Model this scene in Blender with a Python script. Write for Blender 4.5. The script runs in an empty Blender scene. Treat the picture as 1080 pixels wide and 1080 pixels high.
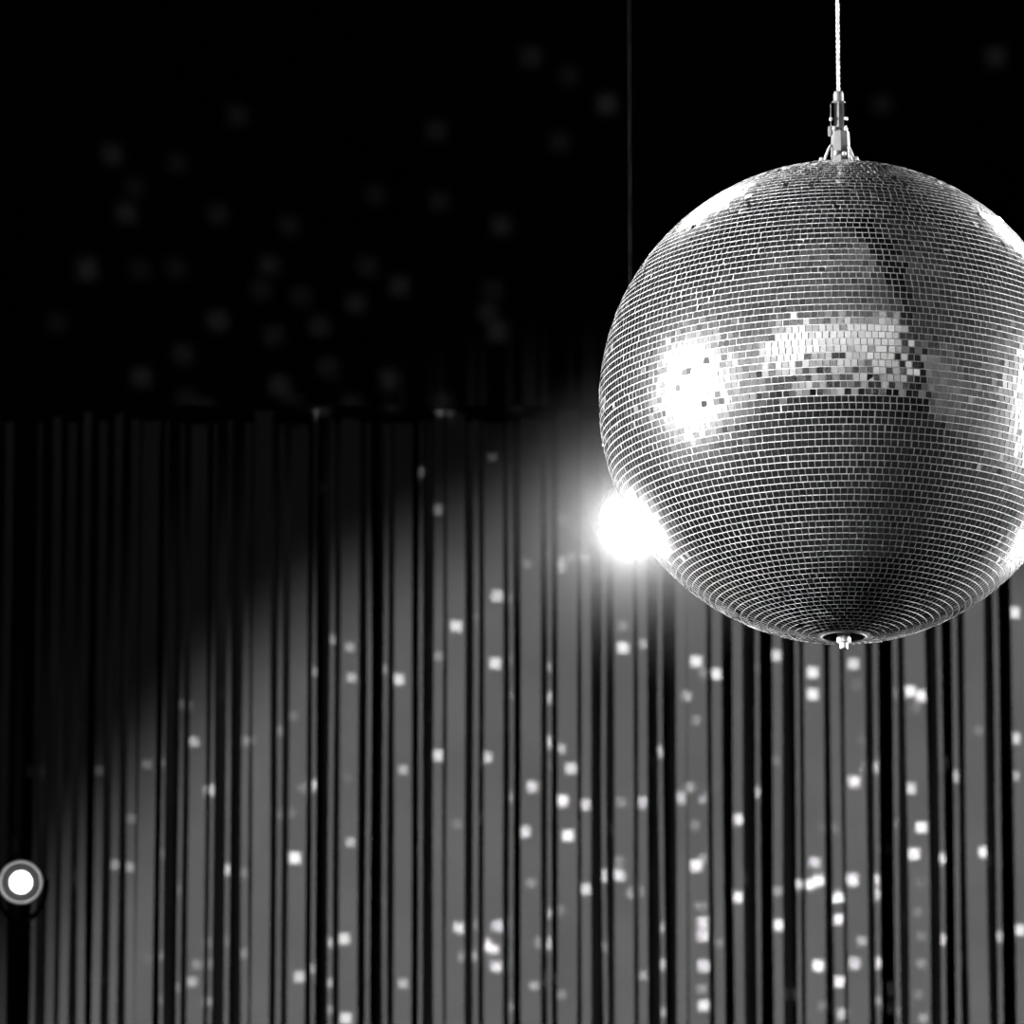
import bpy, bmesh, math, random
from mathutils import Vector, Matrix
random.seed(7)
rnd = random.Random(11)
PI = math.pi
S = bpy.context.scene
C = S.collection

# ------------------------------------------------------------------ camera
F = 9000.0                                   # focal length in pixels of the 1080 frame
PITCH = math.radians(14.26)
CAM = Vector((0, 0, 1.5))
FWD = Vector((0, math.cos(PITCH), math.sin(PITCH)))
UPV = Vector((0, -math.sin(PITCH), math.cos(PITCH)))
RGT = Vector((1, 0, 0))

def ray(px, py):
    return FWD + RGT * ((px - 540) / F) + UPV * ((540 - py) / F)

def at(px, py, Y):
    """the point of the vertical plane y = Y seen at pixel (px, py)"""
    d = ray(px, py)
    return CAM + d * (Y / d.y)

cam_data = bpy.data.cameras.new('camera')
cam = bpy.data.objects.new('camera', cam_data)
C.objects.link(cam)
cam.location = CAM
cam.rotation_euler = (PI / 2 + PITCH, 0, 0)
cam_data.sensor_width = 36
cam_data.lens = 36 * F / 1080
cam_data.clip_end = 100
cam_data.dof.use_dof = True
cam_data.dof.aperture_fstop = 15.0
S.camera = cam
S.view_settings.view_transform = 'Standard'
S.view_settings.look = 'None'
S.view_settings.gamma = 1
S.view_settings.exposure = 0
S.view_settings.use_curve_mapping = False
S.cycles.use_denoising = True
S.cycles.max_bounces = 6
S.cycles.sample_clamp_indirect = 4
S.cycles.blur_glossy = 0.3

# ------------------------------------------------------------------ materials
def mat(name, base, rough=0.6, metal=0.0, spec=0.3, noise=None, emit=None, bump=None):
    m = bpy.data.materials.new(name)
    m.use_nodes = True
    nt = m.node_tree
    b = nt.nodes['Principled BSDF']
    b.inputs['Base Color'].default_value = (base, base, base, 1)
    b.inputs['Roughness'].default_value = rough
    b.inputs['Metallic'].default_value = metal
    b.inputs['Specular IOR Level'].default_value = spec
    if noise:
        scale, lo, hi = noise
        tc = nt.nodes.new('ShaderNodeTexCoord')
        n = nt.nodes.new('ShaderNodeTexNoise')
        n.inputs['Scale'].default_value = scale
        n.inputs['Detail'].default_value = 4
        nt.links.new(tc.outputs['Object'], n.inputs['Vector'])
        r = nt.nodes.new('ShaderNodeMapRange')
        r.inputs['From Min'].default_value = 0.3
        r.inputs['From Max'].default_value = 0.7
        r.inputs['To Min'].default_value = lo
        r.inputs['To Max'].default_value = hi
        nt.links.new(n.outputs['Fac'], r.inputs['Value'])
        cc = nt.nodes.new('ShaderNodeCombineColor')
        for k in range(3):
            nt.links.new(r.outputs['Result'], cc.inputs[k])
        nt.links.new(cc.outputs['Color'], b.inputs['Base Color'])
        if bump:
            bp = nt.nodes.new('ShaderNodeBump')
            bp.inputs['Strength'].default_value = bump
            nt.links.new(n.outputs['Fac'], bp.inputs['Height'])
            nt.links.new(bp.outputs['Normal'], b.inputs['Normal'])
    if emit:
        b.inputs['Emission Color'].default_value = (1, 1, 1, 1)
        b.inputs['Emission Strength'].default_value = emit
    return m

M = {}
M['ribbon'] = mat('ribbon_satin', 0.015, 0.7, 0, 0.0, noise=(9, 0.0138, 0.0165))
M['velvet'] = mat('black_velvet', 0.001, 0.95, 0, 0.0, noise=(3, 0.0008, 0.0015))
M['floor'] = mat('dark_floor', 0.012, 0.6, 0, 0.1, noise=(2, 0.008, 0.016))
M['ceiling'] = mat('grey_ceiling', 0.35, 0.9, 0, 0.0, noise=(1.1, 0.15, 0.55))
M['plaster'] = mat('pale_plaster', 0.7, 0.9, 0, 0.0, noise=(1.2, 0.6, 0.8))
M['sidewall'] = mat('grey_plaster', 0.25, 0.9, 0, 0.0, noise=(0.7, 0.15, 0.32))
M['dark'] = mat('dark_paint', 0.006, 0.8, 0, 0.1, noise=(2, 0.004, 0.008))
M['black_metal'] = mat('black_metal', 0.0015, 0.9, 0, 0.0, noise=(40, 0.001, 0.002))
M['steel'] = mat('worn_steel', 0.45, 0.42, 0.8, 0.5, noise=(60, 0.35, 0.55))
M['dull_steel'] = mat('dull_steel', 0.15, 0.5, 0.4, 0.4, noise=(80, 0.11, 0.18))
M['bright_steel'] = mat('bright_steel', 0.5, 0.5, 0.15, 0.5, noise=(50, 0.45, 0.55))
M['chrome'] = mat('chrome', 0.85, 0.12, 1.0, 0.5, noise=(50, 0.78, 0.9))
M['cable'] = mat('wire_rope', 0.4, 0.45, 0.2, 0.5, noise=(200, 0.3, 0.48))
M['reflector'] = mat('lamp_reflector', 0.02, 0.6, 0.0, 0.1, noise=(50, 0.015, 0.025))
M['bezel'] = mat('lamp_bezel', 0.85, 0.4, 0.5, 0.5, noise=(50, 0.8, 0.9))
M['bulb'] = mat('lit_bulb', 0.8, 0.4, 0, 0.3, noise=(20, 0.75, 0.85), emit=8)
M['grout'] = mat('pale_grout', 0.5, 0.7, 0, 0.3, noise=(90, 0.4, 0.58), bump=0.2)
M['tile_edge'] = mat('ground_glass_edge', 0.55, 0.35, 0, 0.5, noise=(120, 0.45, 0.62))
M['cavity'] = mat('dark_cavity', 0.02, 0.8, 0, 0.1, noise=(30, 0.012, 0.03))

# mirror tile: silvered glass, every tile a little more or less tarnished
mt = bpy.data.materials.new('mirror_tile'); mt.use_nodes = True
nt = mt.node_tree; b = nt.nodes['Principled BSDF']
g = nt.nodes.new('ShaderNodeNewGeometry')
r = nt.nodes.new('ShaderNodeMapRange')
r.inputs['To Min'].default_value = 0.5; r.inputs['To Max'].default_value = 0.95
nt.links.new(g.outputs['Random Per Island'], r.inputs['Value'])
cc = nt.nodes.new('ShaderNodeCombineColor')
for k in range(3): nt.links.new(r.outputs['Result'], cc.inputs[k])
nt.links.new(cc.outputs['Color'], b.inputs['Base Color'])
b.inputs['Metallic'].default_value = 1.0
b.inputs['Roughness'].default_value = 0.09
b2 = nt.nodes.new('ShaderNodeBsdfPrincipled')          # the dusty film on the glass
b2.inputs['Base Color'].default_value = (.85, .85, .85, 1)
b2.inputs['Metallic'].default_value = 1.0
b2.inputs['Roughness'].default_value = 0.32
mx = nt.nodes.new('ShaderNodeMixShader'); mx.inputs[0].default_value = 0.075
nt.links.new(b.outputs[0], mx.inputs[1]); nt.links.new(b2.outputs[0], mx.inputs[2])
nt.links.new(mx.outputs[0], nt.nodes['Material Output'].inputs['Surface'])
M['mirror'] = mt

# ------------------------------------------------------------------ mesh helpers
def obj(name, bm, m, parent=None, loc=None, smooth=False):
    me = bpy.data.meshes.new(name)
    bmesh.ops.recalc_face_normals(bm, faces=bm.faces)
    bm.to_mesh(me); bm.free()
    if smooth:
        for p in me.polygons: p.use_smooth = True
    for x in (m if isinstance(m, (list, tuple)) else [m]):
        me.materials.append(x)
    o = bpy.data.objects.new(name, me)
    C.objects.link(o)
    if parent: o.parent = parent
    if loc is not None: o.location = loc
    return o

def empty(name, loc, label, cat, group=None, rot=None):
    o = bpy.data.objects.new(name, None)
    C.objects.link(o)
    o.empty_display_size = 0.05
    o.location = loc
    if rot: o.rotation_euler = rot
    o['label'] = label; o['category'] = cat
    if group: o['group'] = group
    return o

def add_box(bm, lo, hi, bev=0.0):
    vs = [bm.verts.new((x, y, z)) for x in (lo[0], hi[0]) for y in (lo[1], hi[1]) for z in (lo[2], hi[2])]
    q = [(0, 1, 3, 2), (4, 6, 7, 5), (0, 4, 5, 1), (2, 3, 7, 6), (0, 2, 6, 4), (1, 5, 7, 3)]
    fs = [bm.faces.new([vs[i] for i in f]) for f in q]
    if bev:
        es = list({e for f in fs for e in f.edges})
        bmesh.ops.bevel(bm, geom=es, offset=bev, segments=2, affect='EDGES')

def add_lathe(bm, prof, n=32, axis='z', origin=(0, 0, 0), close=True):
    """prof: list of (radius, height) turned about the axis"""
    rings = []
    o = Vector(origin)
    for (rr, h) in prof:
        ring = []
        if rr < 1e-6:
            p = Vector((0, 0, h))
            pts = [p]
        else:
            pts = [Vector((rr * math.cos(2 * PI * k / n), rr * math.sin(2 * PI * k / n), h)) for k in range(n)]
        for p in pts:
            if axis == 'y': p = Vector((p.x, p.z, p.y))
            if axis == 'x': p = Vector((p.z, p.x, p.y))
            ring.append(bm.verts.new(o + p))
        rings.append(ring)
    for a, b_ in zip(rings[:-1], rings[1:]):
        for k in range(n):
            k2 = (k + 1) % n
            if len(a) == 1 and len(b_) == 1: continue
            if len(a) == 1: bm.faces.new((a[0], b_[k], b_[k2]))
            elif len(b_) == 1: bm.faces.new((a[k], b_[0], a[k2]))
            else: bm.faces.new((a[k], b_[k], b_[k2], a[k2]))
    if close:
        for ring in (rings[0], rings[-1]):
            if len(ring) > 2: bm.faces.new(ring)

def add_tube(bm, pts, rad, n=8, cap=True):
    pts = [Vector(p) for p in pts]
    rings = []
    prev = None
    for i, p in enumerate(pts):
        t = (pts[min(i + 1, len(pts) - 1)] - pts[max(i - 1, 0)]).normalized()
        if prev is None:
            a = Vector((0, 0, 1)) if abs(t.z) < 0.9 else Vector((1, 0, 0))
            u = t.cross(a).normalized()
        else:
            u = (prev - t * prev.dot(t)).normalized()
        prev = u
        v = t.cross(u)
        rings.append([bm.verts.new(p + (u * math.cos(2 * PI * k / n) + v * math.sin(2 * PI * k / n)) * rad) for k in range(n)])
    for a, b_ in zip(rings[:-1], rings[1:]):
        for k in range(n):
            bm.faces.new((a[k], a[(k + 1) % n], b_[(k + 1) % n], b_[k]))
    if cap:
        bm.faces.new(rings[0]); bm.faces.new(rings[-1])

def structure(name, lo, hi, m, cat, label):
    bm = bmesh.new(); add_box(bm, lo, hi)
    o = obj(name, bm, m)
    o['kind'] = 'structure'; o['label'] = label; o['category'] = cat
    return o

# ------------------------------------------------------------------ the hall
X0, X1, Y0, Y1, H = -9.0, 9.0, -1.5, 13.2, 8.0
structure('floor', (X0 - .2, Y0 - .2, -0.2), (X1 + .2, Y1 + .2, 0), M['floor'], 'floor', 'dark floor of the hall below the curtain')
structure('ceiling', (X0 - .2, Y0 - .2, H), (X1 + .2, Y1 + .2, H + .2), M['ceiling'], 'ceiling', 'grey ceiling of the hall above the mirror ball')
structure('wall_front', (X0 - .2, Y1, 0), (X1 + .2, Y1 + .2, H), M['velvet'], 'wall', 'black wall behind the ribbon curtain and the mirror ball')
structure('wall_left', (X0 - .2, Y0, 0), (X0, Y1, H), M['sidewall'], 'wall', 'grey side wall of the hall on the left')
structure('wall_right', (X1, Y0, 0), (X1 + .2, Y1, H), M['sidewall'], 'wall', 'grey side wall of the hall on the right')
structure('wall_back', (X0 - .2, Y0 - .2, 0), (X1 + .2, Y0, H), M['plaster'], 'wall', 'pale plaster wall mirrored in the front tiles of the ball')
structure('trim_1', (X0, Y0, 0), (X1, Y0 + .06, 2.1), M['dark'], 'trim', 'dark panelling along the foot of the pale wall')
structure('trim_2', (5.3, Y0, 0), (6.7, Y0 + .8, H), M['dark'], 'pillar', 'dark pillar standing against the pale wall')

bm = bmesh.new()                             # ceiling beam from the dark pillar towards the ball
add_box(bm, (-.4, -9.6, H - .45), (.4, 0, H))
bmesh.ops.rotate(bm, verts=bm.verts, cent=(0, 0, 0), matrix=Matrix.Rotation(math.atan2(5.6, 9.0), 3, 'Z'))
bmesh.ops.translate(bm, verts=bm.verts, vec=(.55, 7.9, 0))
o = obj('trim_3', bm, M['dark']); o['kind'] = 'structure'; o['category'] = 'beam'; o['label'] = 'dark ceiling beam, mirrored in the ball as a dark upright stripe'
for i, (xa, wd, za, zb_) in enumerate([(-7.4, .9, 2.5, 5.0), (-5.7, .8, 2.2, 5.4), (-4.3, 1.0, 2.6, 4.8), (-2.6, .7, 2.3, 5.2), (-1.4, .9, 2.5, 4.4),
                                        (.3, .8, 2.3, 5.0), (1.7, .7, 2.6, 5.3), (3.1, 1.0, 2.2, 4.2), (7.2, .8, 2.4, 5.0)]):
    structure('added_panel_%d' % (i + 1), (xa, Y0, za), (xa + wd, Y0 + .08, zb_), M['dark'], 'added_panel', 'dark panel added to the pale wall, mirrored in the ball')  # unseen dark panels, added to speckle the pale band mirrored in the tiles
# ------------------------------------------------------------------ mirror ball
R = 0.25
BPX, BPY, BR = 887.5, 424.3, 255.0
d = ray(BPX, BPY)
BC = CAM + d.normalized() * (F * R / BR)
cam_data.dof.focus_distance = (BC - CAM).length - 0.2
ball = empty('mirror_ball', BC, 'large round mirror ball covered in small square mirror tiles, hanging from a wire rope', 'mirror ball')

HOLE = 0.0226                                # radius of the hole in the underside
hole_a = math.asin(HOLE / R)
# substrate
bm = bmesh.new()
rs = R - 0.0001
prof = [(0, rs)]
N = 96
for i in range(1, N + 1):
    a = i / N * (PI - hole_a)
    prof.append((rs * math.sin(a), rs * math.cos(a)))
add_lathe(bm, prof, 160, close=False)
obj('core', bm, M['grout'], ball, smooth=True)
bm = bmesh.new()
zb = -rs * math.cos(hole_a)
add_lathe(bm, [(HOLE * 0.985, zb - .0004), (HOLE * 0.97, zb + .012), (HOLE * 0.9, zb + 0.022), (0, zb + 0.026)], 48, close=False)
o = obj('bottom_socket', bm, M['cavity'], ball, smooth=True); o['label'] = 'dark round socket in the underside of the ball'
bm = bmesh.new()
add_tube(bm, [(HOLE * math.cos(2 * PI * k / 48), HOLE * math.sin(2 * PI * k / 48), zb - .0006) for k in range(49)], 0.0007, 6, cap=False)
obj('socket_rim', bm, M['dull_steel'], ball, smooth=True)
bm = bmesh.new()
add_lathe(bm, [(0, zb + .026), (.0062, zb + .024), (.0066, zb + .002), (.0055, zb - .0002), (.0068, zb - .0004), (.0068, zb - .0062), (.0058, zb - .0068),
               (.0044, zb - .007), (.0043, zb - .0122), (.0034, zb - .0130), (.0026, zb - .0118), (0, zb - .0116)], 24, close=False)
bolt = obj('bolt', bm, M['bright_steel'], ball)
bm = bmesh.new()
add_lathe(bm, [(.0069, zb - .0058), (.0074, zb - .0050), (.0074, zb - .0014), (.0069, zb - .0006)], 6)
obj('nut', bm, M['bright_steel'], bolt)

# mirror tiles
ROWS = 108
verts, faces, mats_ = [], [], []
dl = PI / ROWS
def smooth_noise(a, b, s):
    return math.sin(3.1 * a + 1.7 * s) * math.sin(4.3 * b + s) + 0.6 * math.sin(9.7 * a + 2.3 * b + 3 * s) + 0.5 * math.sin(6.1 * b - 7.9 * a + s)
for i in range(1, ROWS - 1):
    lat = -PI / 2 + (i + 0.5) * dl
    if R * math.cos(lat - dl * .45) < HOLE * 1.04 and lat < 0: continue
    if R * math.cos(lat) < 0.012: continue
    n = max(8, int(round(2 * PI * math.cos(lat) * R / (R * dl * 0.955))))
    off = rnd.random() * 2 * PI
    hh = R * dl * 0.5 * 0.86
    sag = rnd.gauss(0, 0.0035)
    run, jig = 0, 0.0
    for k in range(n):
        if run <= 0:
            run = rnd.randint(4, 16); jig = rnd.gauss(0, 0.05)
        run -= 1
        lon = off + 2 * PI * (k + jig) / n + rnd.gauss(0, .0006)
        w = 2 * PI * math.cos(lat) * R / n
        hw = w * 0.5 * rnd.uniform(0.82, 0.89)
        cl, sl, cb, sb = math.cos(lon), math.sin(lon), math.cos(lat), math.sin(lat)
        rv = (cb * cl, cb * sl, sb); ev = (-sl, cl, 0.0); nv = (-sb * cl, -sb * sl, cb)
        sg = 0.011
        u_ = rnd.random()
        if u_ < 0.03: sg = 0.06
        elif u_ < 0.18: sg = 0.028
        if lat > 0: sg *= 1.35
        if math.radians(-12.5) < lat < math.radians(-2): sg *= 2.4      # the uneven rows along the seam of the two halves
        ta = rnd.gauss(0, sg) + 0.006 * smooth_noise(lon, lat, 1.0)
        tb = rnd.gauss(0, sg) + 0.006 * smooth_noise(lon, lat, 2.0) + sag
        b0 = len(verts)
        for (lev, tilt) in ((-0.0008, 0), (0.0004, 1)):
            for (su, sv) in ((-1, -1), (1, -1), (1, 1), (-1, 1)):
                uu, vv = su * hw, sv * hh
                # narrow the tile towards the pole like its row
                uu *= math.cos(lat + (vv / R)) / max(1e-4, math.cos(lat)) if abs(lat) > 1.2 else 1
                rr = R + lev + (ta * uu + tb * vv) * tilt
                verts.append((rv[0] * rr + ev[0] * uu + nv[0] * vv, rv[1] * rr + ev[1] * uu + nv[1] * vv, rv[2] * rr + nv[2] * vv))
        faces.append((b0 + 4, b0 + 5, b0 + 6, b0 + 7)); mats_.append(0)
        for q in range(4):
            q2 = (q + 1) % 4
            faces.append((b0 + q, b0 + q2, b0 + 4 + q2, b0 + 4 + q)); mats_.append(1)
me = bpy.data.meshes.new('mirror_tiles')
me.from_pydata(verts, [], faces)
me.materials.append(M['mirror']); me.materials.append(M['tile_edge'])
me.polygons.foreach_set('material_index', mats_)
me.update()
o = bpy.data.objects.new('mirror_tiles', me); C.objects.link(o); o.parent = ball
o['label'] = 'small square mirror tiles in rows round the ball'

# fitting on top of the ball (heights are above the ball's top)
mm = R / BR                                   # one picture pixel at the ball, in metres
top = R
bm = bmesh.new()
add_lathe(bm, [(.0, top - .002), (.0105, top - .002), (.0105, top + .010), (.0098, top + .030), (.0094, top + .0405), (.0086, top + .0418), (0, top + .0418)], 8, close=False)
blk = obj('hanger_block', bm, M['dull_steel'], ball, loc=(.0016, 0, 0))
for (dx, z) in ((-.0048, .0162), (.0032, .0150)):
    bm = bmesh.new()
    add_lathe(bm, [(0, -.0036), (.0017, -.0031), (.0025, -.0014), (.0025, .001)], 14, axis='y', origin=(dx, -.0092, top + z))
    obj('rivet', bm, M['cable'], blk, smooth=True)
bm = bmesh.new()
add_lathe(bm, [(0, top + .041), (.0084, top + .041), (.0087, top + .060), (.0085, top + .0715), (.0076, top + .0735), (.0, top + .0735)], 8, close=False)
bod = obj('hanger_body', bm, M['dull_steel'], ball)
bm = bmesh.new()
for sx in (-1, 1):
    add_box(bm, (sx * .0068 - .0016, -.0088, top + .046), (sx * .0068 + .0016, -.0066, top + .071), .0005)
obj('slot_cover', bm, M['black_metal'], bod)
for (sx, z) in ((-.0080, .0530), (.0074, .0535), (-.0050, .0428), (.0070, .0425)):
    bm = bmesh.new()
    add_lathe(bm, [(0, -.0032), (.0016, -.0026), (.0021, -.0008), (.0021, .0012)], 12, axis='y', origin=(sx, -.0078, top + z))
    obj('screw', bm, M['cable'], bod, smooth=True)
bm = bmesh.new()
add_lathe(bm, [(0, top + .073), (.0053, top + .073), (.0053, top + .0825), (.0044, top + .0850), (.0022, top + .0856), (0, top + .0856)], 20, close=False)
obj('ferrule', bm, M['dull_steel'], ball, smooth=False)
bm = bmesh.new()
add_box(bm, (-.0112, -.0035, top + .037), (-.0078, .0025, top + .047), .0006)
obj('latch', bm, M['steel'], ball)
# three wire loops that tie the block down to the ball
for ang in (math.radians(188), math.radians(-18), math.radians(85)):
    er, hgt = .0185, .026
    dr = Vector((math.cos(ang), math.sin(ang), 0)); tn = Vector((-math.sin(ang), math.cos(ang), 0))
    bm = bmesh.new()
    for s in (-1, 1):
        pts = []
        for k in range(13):
            t = k / 12
            rad_ = .0088 + (er - .0088) * t ** 1.2
            z = top + hgt - (hgt + .001) * t ** 1.6
            pts.append(dr * rad_ + tn * (s * (.0012 + .0034 * math.sin(PI * min(1, t * 1.1)) ** 1)) + Vector((0, 0, z)))
        add_tube(bm, pts, .0012, 8)
    lp = obj('tie_loop', bm, M['cable'], ball, smooth=True)
    bm = bmesh.new()
    add_lathe(bm, [(0, top + .013), (.002, top + .0125), (.0027, top + .010), (.0021, top + .007), (.0031, top + .0045), (.0031, top - .002)], 12,
              origin=(dr.x * er, dr.y * er, 0))
    obj('eye_nut', bm, M['cable'], lp, smooth=True)

# wire rope
bm = bmesh.new()
z0, z1, pitch, sr = BC.z + top + .083, H, .0115, .00105
seg = int((z1 - z0) / pitch * 7)
for s in range(2):
    add_tube(bm, [(.00105 * math.cos(2 * PI * (k / 7 + s / 2)), .00105 * math.sin(2 * PI * (k / 7 + s / 2)), (z1 - z0) * k / seg) for k in range(seg + 1)], sr, 6)
rope = obj('wire_rope', bm, M['cable'], loc=(BC.x, BC.y, z0), smooth=True)
rope['label'] = 'thin twisted pale wire rope running up from the mirror ball'; rope['category'] = 'rope'

# ------------------------------------------------------------------ ribbon curtain
YC = 12.0
spans = [(-14, -8), (-3, 6), (31, 36), (48, 57), (62.5, 72), (81, 89.5), (97, 106), (115, 123.5), (132, 141.5), (143.5, 162), (168.5, 172),
         (185.5, 189.5), (196.3, 214), (219.5, 223.5), (236.3, 241), (253.5, 261.5), (264.5, 283.5), (290.5, 295.5), (303, 321.7), (328, 332),
         (345.3, 350), (357.7, 376.7), (384.7, 389.3), (403.3, 407.7), (414.7, 433.5), (441, 445), (457, 467), (470, 489.7), (498.7, 504),
         (510, 530.2), (536.7, 541), (549, 570.5), (577.3, 581.7), (588.3, 609.3), (613.5, 623.5), (636.3, 640.7), (648.3, 669), (673.3, 683.3),
         (696.3, 701), (714.2, 725.2), (726.5, 747.5), (753.7, 764.2), (775.2, 785.7), (799, 803.2), (817, 827), (841.2, 845.3), (850.2, 871.3),
         (879.7, 890.3), (894.2, 916.3), (924, 929), (945.3, 950.2), (958.3, 980.3), (993.3, 998), (1009.3, 1014.5), (1022.8, 1044), (1052.5, 1057.5), (1071.3, 1092)]
x = 1098
while x < 1300:
    w = rnd.choice((20.5, 5, 4.5, 10, 21)); spans.append((x, x + w)); x += w + rnd.choice((3, 8, 12, 14))
x = -20
while x > -180:
    w = rnd.choice((9, 9, 18, 5)); spans.append((x - w, x)); x -= w + rnd.choice((6, 9, 10))
ZT = at(540, 436, YC).z
ZB = 0.25
curtain = empty('ribbon_curtain', (0, YC, 0), 'curtain of hanging pale grey ribbons of mixed widths in front of the black wall', 'curtain')
for (xa, xb) in spans:
    pa, pb = at(xa, 1050, YC), at(xb, 1050, YC)
    cx, w = (pa.x + pb.x) / 2, (pb.x - pa.x)
    yaw = math.radians(rnd.uniform(-14, 14)); dy = rnd.uniform(-.02, .02)
    ph, amp = rnd.uniform(0, 6.28), rnd.uniform(.0002, .0011)
    bm = bmesh.new()
    prev = None
    nseg = 64
    for k in range(nseg + 1):
        z = ZB + (ZT - ZB) * k / nseg
        yy = yaw + math.radians(3) * math.sin(1.1 * z + ph)
        ox = amp * math.sin(4.2 * z + ph) + .6 * amp * math.sin(9.1 * z + 2 * ph)
        hw = w / 2 / math.cos(yaw)
        e = Vector((math.cos(yy), math.sin(yy), 0)); nn = Vector((-math.sin(yy), math.cos(yy), 0)) * .0002
        c0 = Vector((cx + ox, dy, z))
        ring = [bm.verts.new(c0 + e * hw * s1 + nn * s2) for (s1, s2) in ((-1, -1), (1, -1), (1, 1), (-1, 1))]
        if prev:
            for q in range(4):
                bm.faces.new((prev[q], prev[(q + 1) % 4], ring[(q + 1) % 4], ring[q]))
        else: bm.faces.new(ring)
        prev = ring
    bm.faces.new(prev)
    obj('ribbon', bm, M['ribbon'], curtain)
bm = bmesh.new()
xl, xr = at(-230, 436, YC).x, at(1320, 436, YC).x
add_tube(bm, [(xl, 0, ZT), (xr, 0, ZT)], .012, 12)
rail = obj('rail', bm, M['velvet'], curtain)
for xx in (xl + .1, xr - .1):
    bm = bmesh.new()
    add_tube(bm, [(xx, 0, ZT), (xx, 0, H)], .004, 8)
    obj('suspension_rod', bm, M['velvet'], rail)

# ------------------------------------------------------------------ pin spots
def pin_spot(loc, label, kind, group, br=.0142):
    """small round lamp facing the camera; local -y is the beam"""
    to = (CAM - loc).normalized()
    yawz = math.atan2(to.x, -to.y)
    t = empty('pin_spot', loc, label, 'spotlight', group, rot=(0, 0, yawz))
    tilt = math.asin(-to.z)
    head = Matrix.Rotation(tilt, 4, 'X')
    def part(name, bm, m, parent=t, smooth=True):
        bmesh.ops.transform(bm, matrix=head, verts=bm.verts)
        return obj(name, bm, m, parent, smooth=smooth)
    bm = bmesh.new()
    add_lathe(bm, [(.0262, -.010), (.0285, -.008), (.0285, .030), (.0255, .042), (.0255, .075), (.021, .082), (.008, .084), (0, .084)], 32, axis='y', close=False)
    body = part('housing', bm, M['black_metal'])
    bm = bmesh.new()
    add_lathe(bm, [(.0125, .006), (.0180, -.001), (.0262, -.0085)], 40, axis='y', close=False)
    part('reflector', bm, M['reflector'], body)
    bm = bmesh.new()
    add_tube(bm, [(.0275 * math.cos(2 * PI * k / 48), -.0105, .0275 * math.sin(2 * PI * k / 48)) for k in range(49)], .0016, 8, cap=False)
    part('bezel', bm, M['bezel'], body)
    bm = bmesh.new()
    add_lathe(bm, [(0, -.0045), (br * .42, -.0035), (br * .77, -.0005), (br, .004), (br * .88, .009)], 32, axis='y', close=False)
    part('bulb', bm, M['bulb'])
    for sx in (-1, 1):
        bm = bmesh.new()
        add_lathe(bm, [(.0, sx * .029), (.005, sx * .029), (.005, sx * .037), (0, sx * .037)], 14, axis='x', origin=(0, .03, 0), close=False)
        part('knob', bm, M['black_metal'])
    piv = head @ Vector((0, .03, 0))
    sgn = 1 if kind == 'hung' else -1
    bm = bmesh.new()
    pts = [(s, piv.y, piv.z + sgn * (.052 * math.sqrt(max(0, 1 - (s / .034) ** 2)) )) for s in [ .034 * math.cos(PI * k / 16) for k in range(17)]]
    add_tube(bm, pts, .0032, 8)
    obj('yoke', bm, M['black_metal'], t, smooth=True)
    base = piv.z + sgn * .05
    bm = bmesh.new()
    if kind == 'hung':
        add_tube(bm, [(0, piv.y, base), (0, piv.y, H - loc.z)], .0022, 10)
        obj('drop_pole', bm, M['black_metal'], t, smooth=True)
    else:
        fl = -loc.z
        add_lathe(bm, [(0, base), (.006, base), (.0115, base - .012), (.0125, fl + 1.2), (.0145, fl + 1.19), (.0145, fl + .25), (0, fl + .25)], 16,
                  origin=(0, piv.y, 0), close=False)
        pole = obj('stand_pole', bm, M['black_metal'], t, smooth=False)
        for a in range(3):
            an = a * 2 * PI / 3 + .4
            bm = bmesh.new()
            add_tube(bm, [(.01 * math.cos(an), piv.y + .01 * math.sin(an), fl + .62), (.55 * math.cos(an), piv.y + .55 * math.sin(an), fl + .014)], .011, 10)
            obj('leg', bm, M['black_metal'], t, smooth=True)
    return t

P_HUNG = at(665.5, 555, BC.y + 0.34)
P_STAND = at(22, 930.5, 11.0)
pin_spot(P_HUNG, 'dazzling small lamp shining out from behind the left edge of the mirror ball', 'hung', 'pin spots', .0215)
pin_spot(P_STAND, 'lit round lamp with thin bright rim on a black stand before the ribbon curtain', 'stand', 'pin spots')

# ------------------------------------------------------------------ lights
def aim(o, target):
    o.rotation_euler = (Vector(target) - Vector(o.location)).to_track_quat('-Z', 'Y').to_euler()

def spot(name, loc, target, power, angle, blend=.3, radius=.05):
    l = bpy.data.lights.new(name, 'SPOT')
    l.energy = power; l.spot_size = math.radians(angle); l.spot_blend = blend; l.shadow_soft_size = radius
    o = bpy.data.objects.new(name, l); C.objects.link(o); o.location = loc; aim(o, target)
    return o

def area(name, loc, target, power, sx, sy):
    l = bpy.data.lights.new(name, 'AREA'); l.shape = 'RECTANGLE'; l.size = sx; l.size_y = sy; l.energy = power
    o = bpy.data.objects.new(name, l); C.objects.link(o); o.location = loc; aim(o, target)
    return o

def around(az, el, dist):
    """a point round the ball: azimuth from the direction of the camera, positive to the right"""
    a, e = math.radians(az), math.radians(el)
    return BC + Vector((math.sin(a) * math.cos(e), -math.cos(a) * math.cos(e), math.sin(e))) * dist

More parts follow.
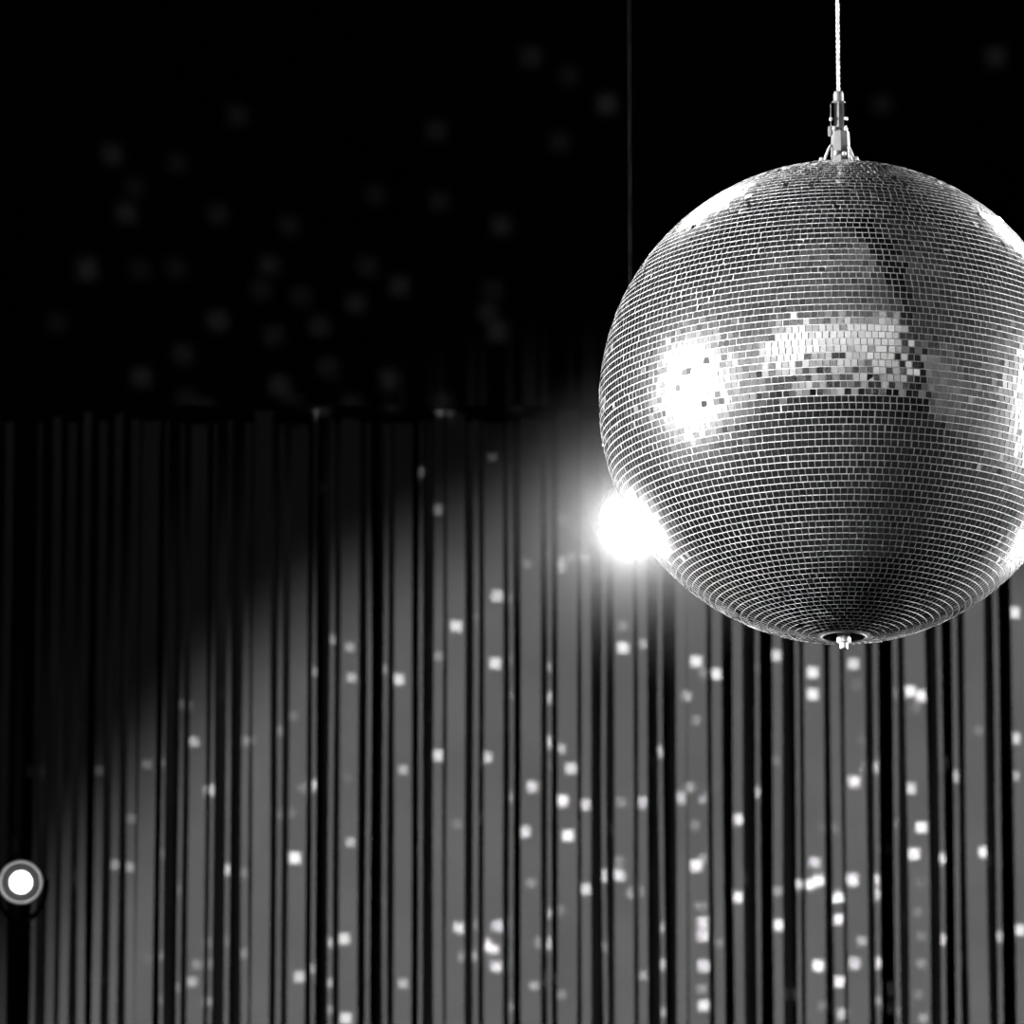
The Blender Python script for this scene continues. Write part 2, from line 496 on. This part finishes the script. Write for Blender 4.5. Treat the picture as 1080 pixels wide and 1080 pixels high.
# stage lamps trained on the ball
def glint(px, py, dist, power, size):
    """a stage lamp whose mirror image the ball shows at pixel (px, py)"""
    dd = ray(px, py).normalized(); oc = CAM - BC
    bb = dd.dot(oc); q = bb * bb - (oc.dot(oc) - R * R)
    p = CAM + dd * (-bb - math.sqrt(max(q, 0)))
    n = (p - BC).normalized()
    rd = dd - n * (2 * dd.dot(n))
    loc = BC + rd * dist
    l = bpy.data.lights.new('stage_lamp', 'AREA'); l.shape = 'DISK'; l.size = size; l.spread = math.radians(60); l.energy = power
    o = bpy.data.objects.new('stage_lamp', l); C.objects.link(o); o.location = loc; aim(o, BC)
glint(733, 408, 3.4, 76, 1.15)
glint(1097, 430, 3.4, 84, 1.5)
glint(754, 219, 3.6, 13, .6)
glint(1060, 248, 3.6, 8, .5)
glint(683, 550, 3.4, 26, .4)  # low lamp added to light the lower left grout, glint beside the pin spot
glint(1088, 560, 3.4, 26, .5)  # low lamp added to light the lower right of the ball
# beams of the pin spots
spot('pin_beam', P_HUNG + (CAM - P_HUNG).normalized() * .014, CAM, 420, 165, .3, .006)
spot('pin_beam', P_STAND + (CAM - P_STAND).normalized() * .014, CAM, 40, 160, .3, .006)
# wash on the pale wall behind the camera
for xx in (-5, 0, 4):
    area('wall_wash', (xx, 0.9, 7.6), (xx, Y0, 4.3), 330, 2.2, .3)
# flood on the curtain
tc_ = at(800, 1330, YC)
lamp_pos = Vector((tc_.x + .2, 6.6, 2.35))
spot('curtain_flood', lamp_pos, tc_, 10500, 2 * math.degrees(math.atan((850 / 728) / (tc_ - lamp_pos).length)), .32, .03)

# added spot lamps at the ball imitate flecks reflected by its tiles
def fleck_light(half, power, soft=(1.3, .5)):
    l = bpy.data.lights.new('fleck_spot', 'SPOT')
    l.energy = power; l.spot_size = math.radians(1.6); l.spot_blend = 0; l.shadow_soft_size = 0
    l.use_nodes = True
    nt = l.node_tree
    em = nt.nodes['Emission']
    tc = nt.nodes.new('ShaderNodeTexCoord')
    sp = nt.nodes.new('ShaderNodeSeparateXYZ')
    nt.links.new(tc.outputs['Normal'], sp.inputs[0])
    outs = []
    for ax in (0, 1):
        dv = nt.nodes.new('ShaderNodeMath'); dv.operation = 'DIVIDE'
        nt.links.new(sp.outputs[ax], dv.inputs[0]); nt.links.new(sp.outputs[2], dv.inputs[1])
        ab = nt.nodes.new('ShaderNodeMath'); ab.operation = 'ABSOLUTE'
        nt.links.new(dv.outputs[0], ab.inputs[0])
        mr = nt.nodes.new('ShaderNodeMapRange'); mr.interpolation_type = 'SMOOTHSTEP'
        mr.inputs['From Min'].default_value = half * soft[0]; mr.inputs['From Max'].default_value = half * soft[1]
        nt.links.new(ab.outputs[0], mr.inputs['Value'])
        outs.append(mr.outputs['Result'])
    ml = nt.nodes.new('ShaderNodeMath'); ml.operation = 'MULTIPLY'
    nt.links.new(outs[0], ml.inputs[0]); nt.links.new(outs[1], ml.inputs[1])
    nt.links.new(ml.outputs[0], em.inputs['Strength'])
    return l
FL = {}
def fleck(px, py, bright, Y, half_px, gain, soft=(1.3, .5)):
    b_ = round(bright, 1) or .1
    p = at(px, py, Y)
    dist = (p - BC).length
    key = (b_, half_px, gain)
    if key not in FL:
        FL[key] = fleck_light(half_px / 740 / 3.7, gain * b_ ** 2.0, soft)
    o = bpy.data.objects.new('fleck_spot', FL[key]); C.objects.link(o)
    dr = (p - BC).normalized()
    o.location = BC + dr * (R + .012)
    aim(o, p)
flecks = """207,781,6 191,742,35 201,743,3 155,806,35 172,805,3 224,833,8 261,781,4 105,813,2 138,864,35 120,913,5 135,915,45 241,918,8 256,920,4
171,900,3 188,937,3 222,993,4 240,993,35 257,1005,4 169,1008,4 156,1011,2 210,1015,4 222,1015,4 205,1033,6 187,1040,4 221,1055,45 170,1055,35
311,754,35 295,770,4 332,710,45 350,675,5 368,683,45 370,715,55 405,705,5 421,716,85 426,811,55 331,830,8 320,830,35 366,821,25 295,858,3 308,856,35
313,903,99 369,889,55 362,991,75 349,995,6 318,1028,7 330,1024,6 348,1037,55 364,1075,8 426,1036,55 348,1066,5 404,949,25 422,995,15
525,628,7 536,631,3 480,661,8 499,651,3 460,693,4 523,699,8 536,695,35 577,703,55 577,735,7 537,733,3 577,782,8 591,791,55 576,804,3 601,812,75
461,798,75 513,798,85 561,830,85 537,841,5 592,846,99 617,848,8 655,846,4 552,878,9 598,883,99 481,870,3 637,922,9 653,923,99 653,908,4 618,937,85
665,942,4 560,932,4 578,962,6 590,962,3 483,980,8 500,976,4 526,976,75 536,973,3 514,995,8 521,1000,8 501,1009,6 487,1011,4 524,1018,75 535,1014,3
568,995,45 578,993,7 637,996,4 563,1040,5 591,1051,4 538,1062,4 657,660,4 657,683,9 591,600,5
734,698,9 742,711,4 755,710,9 724,735,6 734,760,4 695,792,7 678,680,5 798,704,25 818,692,85 728,831,6 716,843,75 742,843,6 755,826,25 676,848,7
800,834,7 818,803,35 780,863,9 733,871,4 734,914,99 741,907,5 778,944,99 739,957,5 820,941,45 841,933,9 822,977,99 741,974,9 741,988,9 698,977,55
758,994,4 698,1016,7 742,1020,9 740,1044,45 742,1062,9 699,1066,6 678,1031,5 673,941,5 666,941,4
857,710,95 857,733,9 900,700,85 903,722,2 944,732,4 960,730,99 972,735,99 966,747,3 909,780,25 901,824,9 912,809,4 923,810,65 960,833,85 972,874,99
964,902,99 994,904,9 1009,818,7 1038,897,99 1032,769,3 1070,647,9 1071,780,8 1071,820,6 859,911,75 854,934,99 864,929,99 884,945,99 899,927,99
883,968,99 925,929,9 925,945,8 909,992,6 863,1020,99 901,1016,8 885,1034,99 925,1017,9 889,1068,7 867,1063,35 972,931,35 968,963,3 972,989,35
972,1018,4 969,1051,35 974,1076,5 994,989,85 1055,988,7 1076,983,9 945,869,4 868,873,25 879,873,3 926,1057,5 948,1067,35
443,498,3 460,538,4 500,531,15 520,482,2 590,592,5 615,588,5 602,589,35 556,595,3 576,584,35 593,548,3"""
for w in flecks.split():
    a, b_, c_ = w.split(',')
    br = float('0.' + c_)
    fleck(float(a), float(b_), br, YC, 7.0 if br > .65 else 5.8, 29000)
faint = """142,198 133,225 230,226 92,280 92,288 147,284 186,283 284,280 276,306 318,313 230,338 288,354 193,374 337,344 346,387 295,407 216,432 372,429
308,425 196,420 468,425 250,122 396,205 463,212 388,281 421,302 529,238 515,330 520,306 525,350 305,238 460,138 118,163 187,172 375,320 149,398 560,60 590,150 60,340 410,400 640,110 600,80 1050,60 930,110"""
for w in faint.split():
    a, b_ = w.split(',')
    fleck(float(a), float(b_), rnd.choice((.4, .5, .6)), Y1, 9.0, 14000, (1.9, 0.0))

# ------------------------------------------------------------------ ball of haze added for the glow round the hanging lamp
wld = bpy.data.worlds.new('world'); S.world = wld; wld.use_nodes = True
wld.node_tree.nodes['Background'].inputs['Color'].default_value = (0, 0, 0, 1)
wld.node_tree.nodes['Background'].inputs['Strength'].default_value = 0
HR = 0.19
bm = bmesh.new()
bmesh.ops.create_icosphere(bm, subdivisions=4, radius=HR)
hm = bpy.data.materials.new('haze'); hm.use_nodes = True
nt = hm.node_tree
nt.nodes.remove(nt.nodes['Principled BSDF'])
vs = nt.nodes.new('ShaderNodeVolumeScatter')
tc = nt.nodes.new('ShaderNodeTexCoord')
ln = nt.nodes.new('ShaderNodeVectorMath'); ln.operation = 'LENGTH'
nt.links.new(tc.outputs['Object'], ln.inputs[0])
mr = nt.nodes.new('ShaderNodeMapRange')
mr.inputs['From Min'].default_value = HR; mr.inputs['From Max'].default_value = 0
mr.inputs['To Max'].default_value = 0.0019
nt.links.new(ln.outputs['Value'], mr.inputs['Value'])
ad = nt.nodes.new('ShaderNodeMath'); ad.operation = 'ADD'; ad.inputs[1].default_value = .012
nt.links.new(ln.outputs['Value'], ad.inputs[0])
dv = nt.nodes.new('ShaderNodeMath'); dv.operation = 'DIVIDE'
nt.links.new(mr.outputs['Result'], dv.inputs[0]); nt.links.new(ad.outputs[0], dv.inputs[1])
nt.links.new(dv.outputs[0], vs.inputs['Density'])
nt.links.new(vs.outputs[0], nt.nodes['Material Output'].inputs['Volume'])
hz = obj('haze', bm, hm, loc=P_HUNG, smooth=True)
hz['kind'] = 'stuff'; hz['category'] = 'haze'
hz['label'] = 'haze added to make a glow round the dazzling lamp at the left edge of the ball'
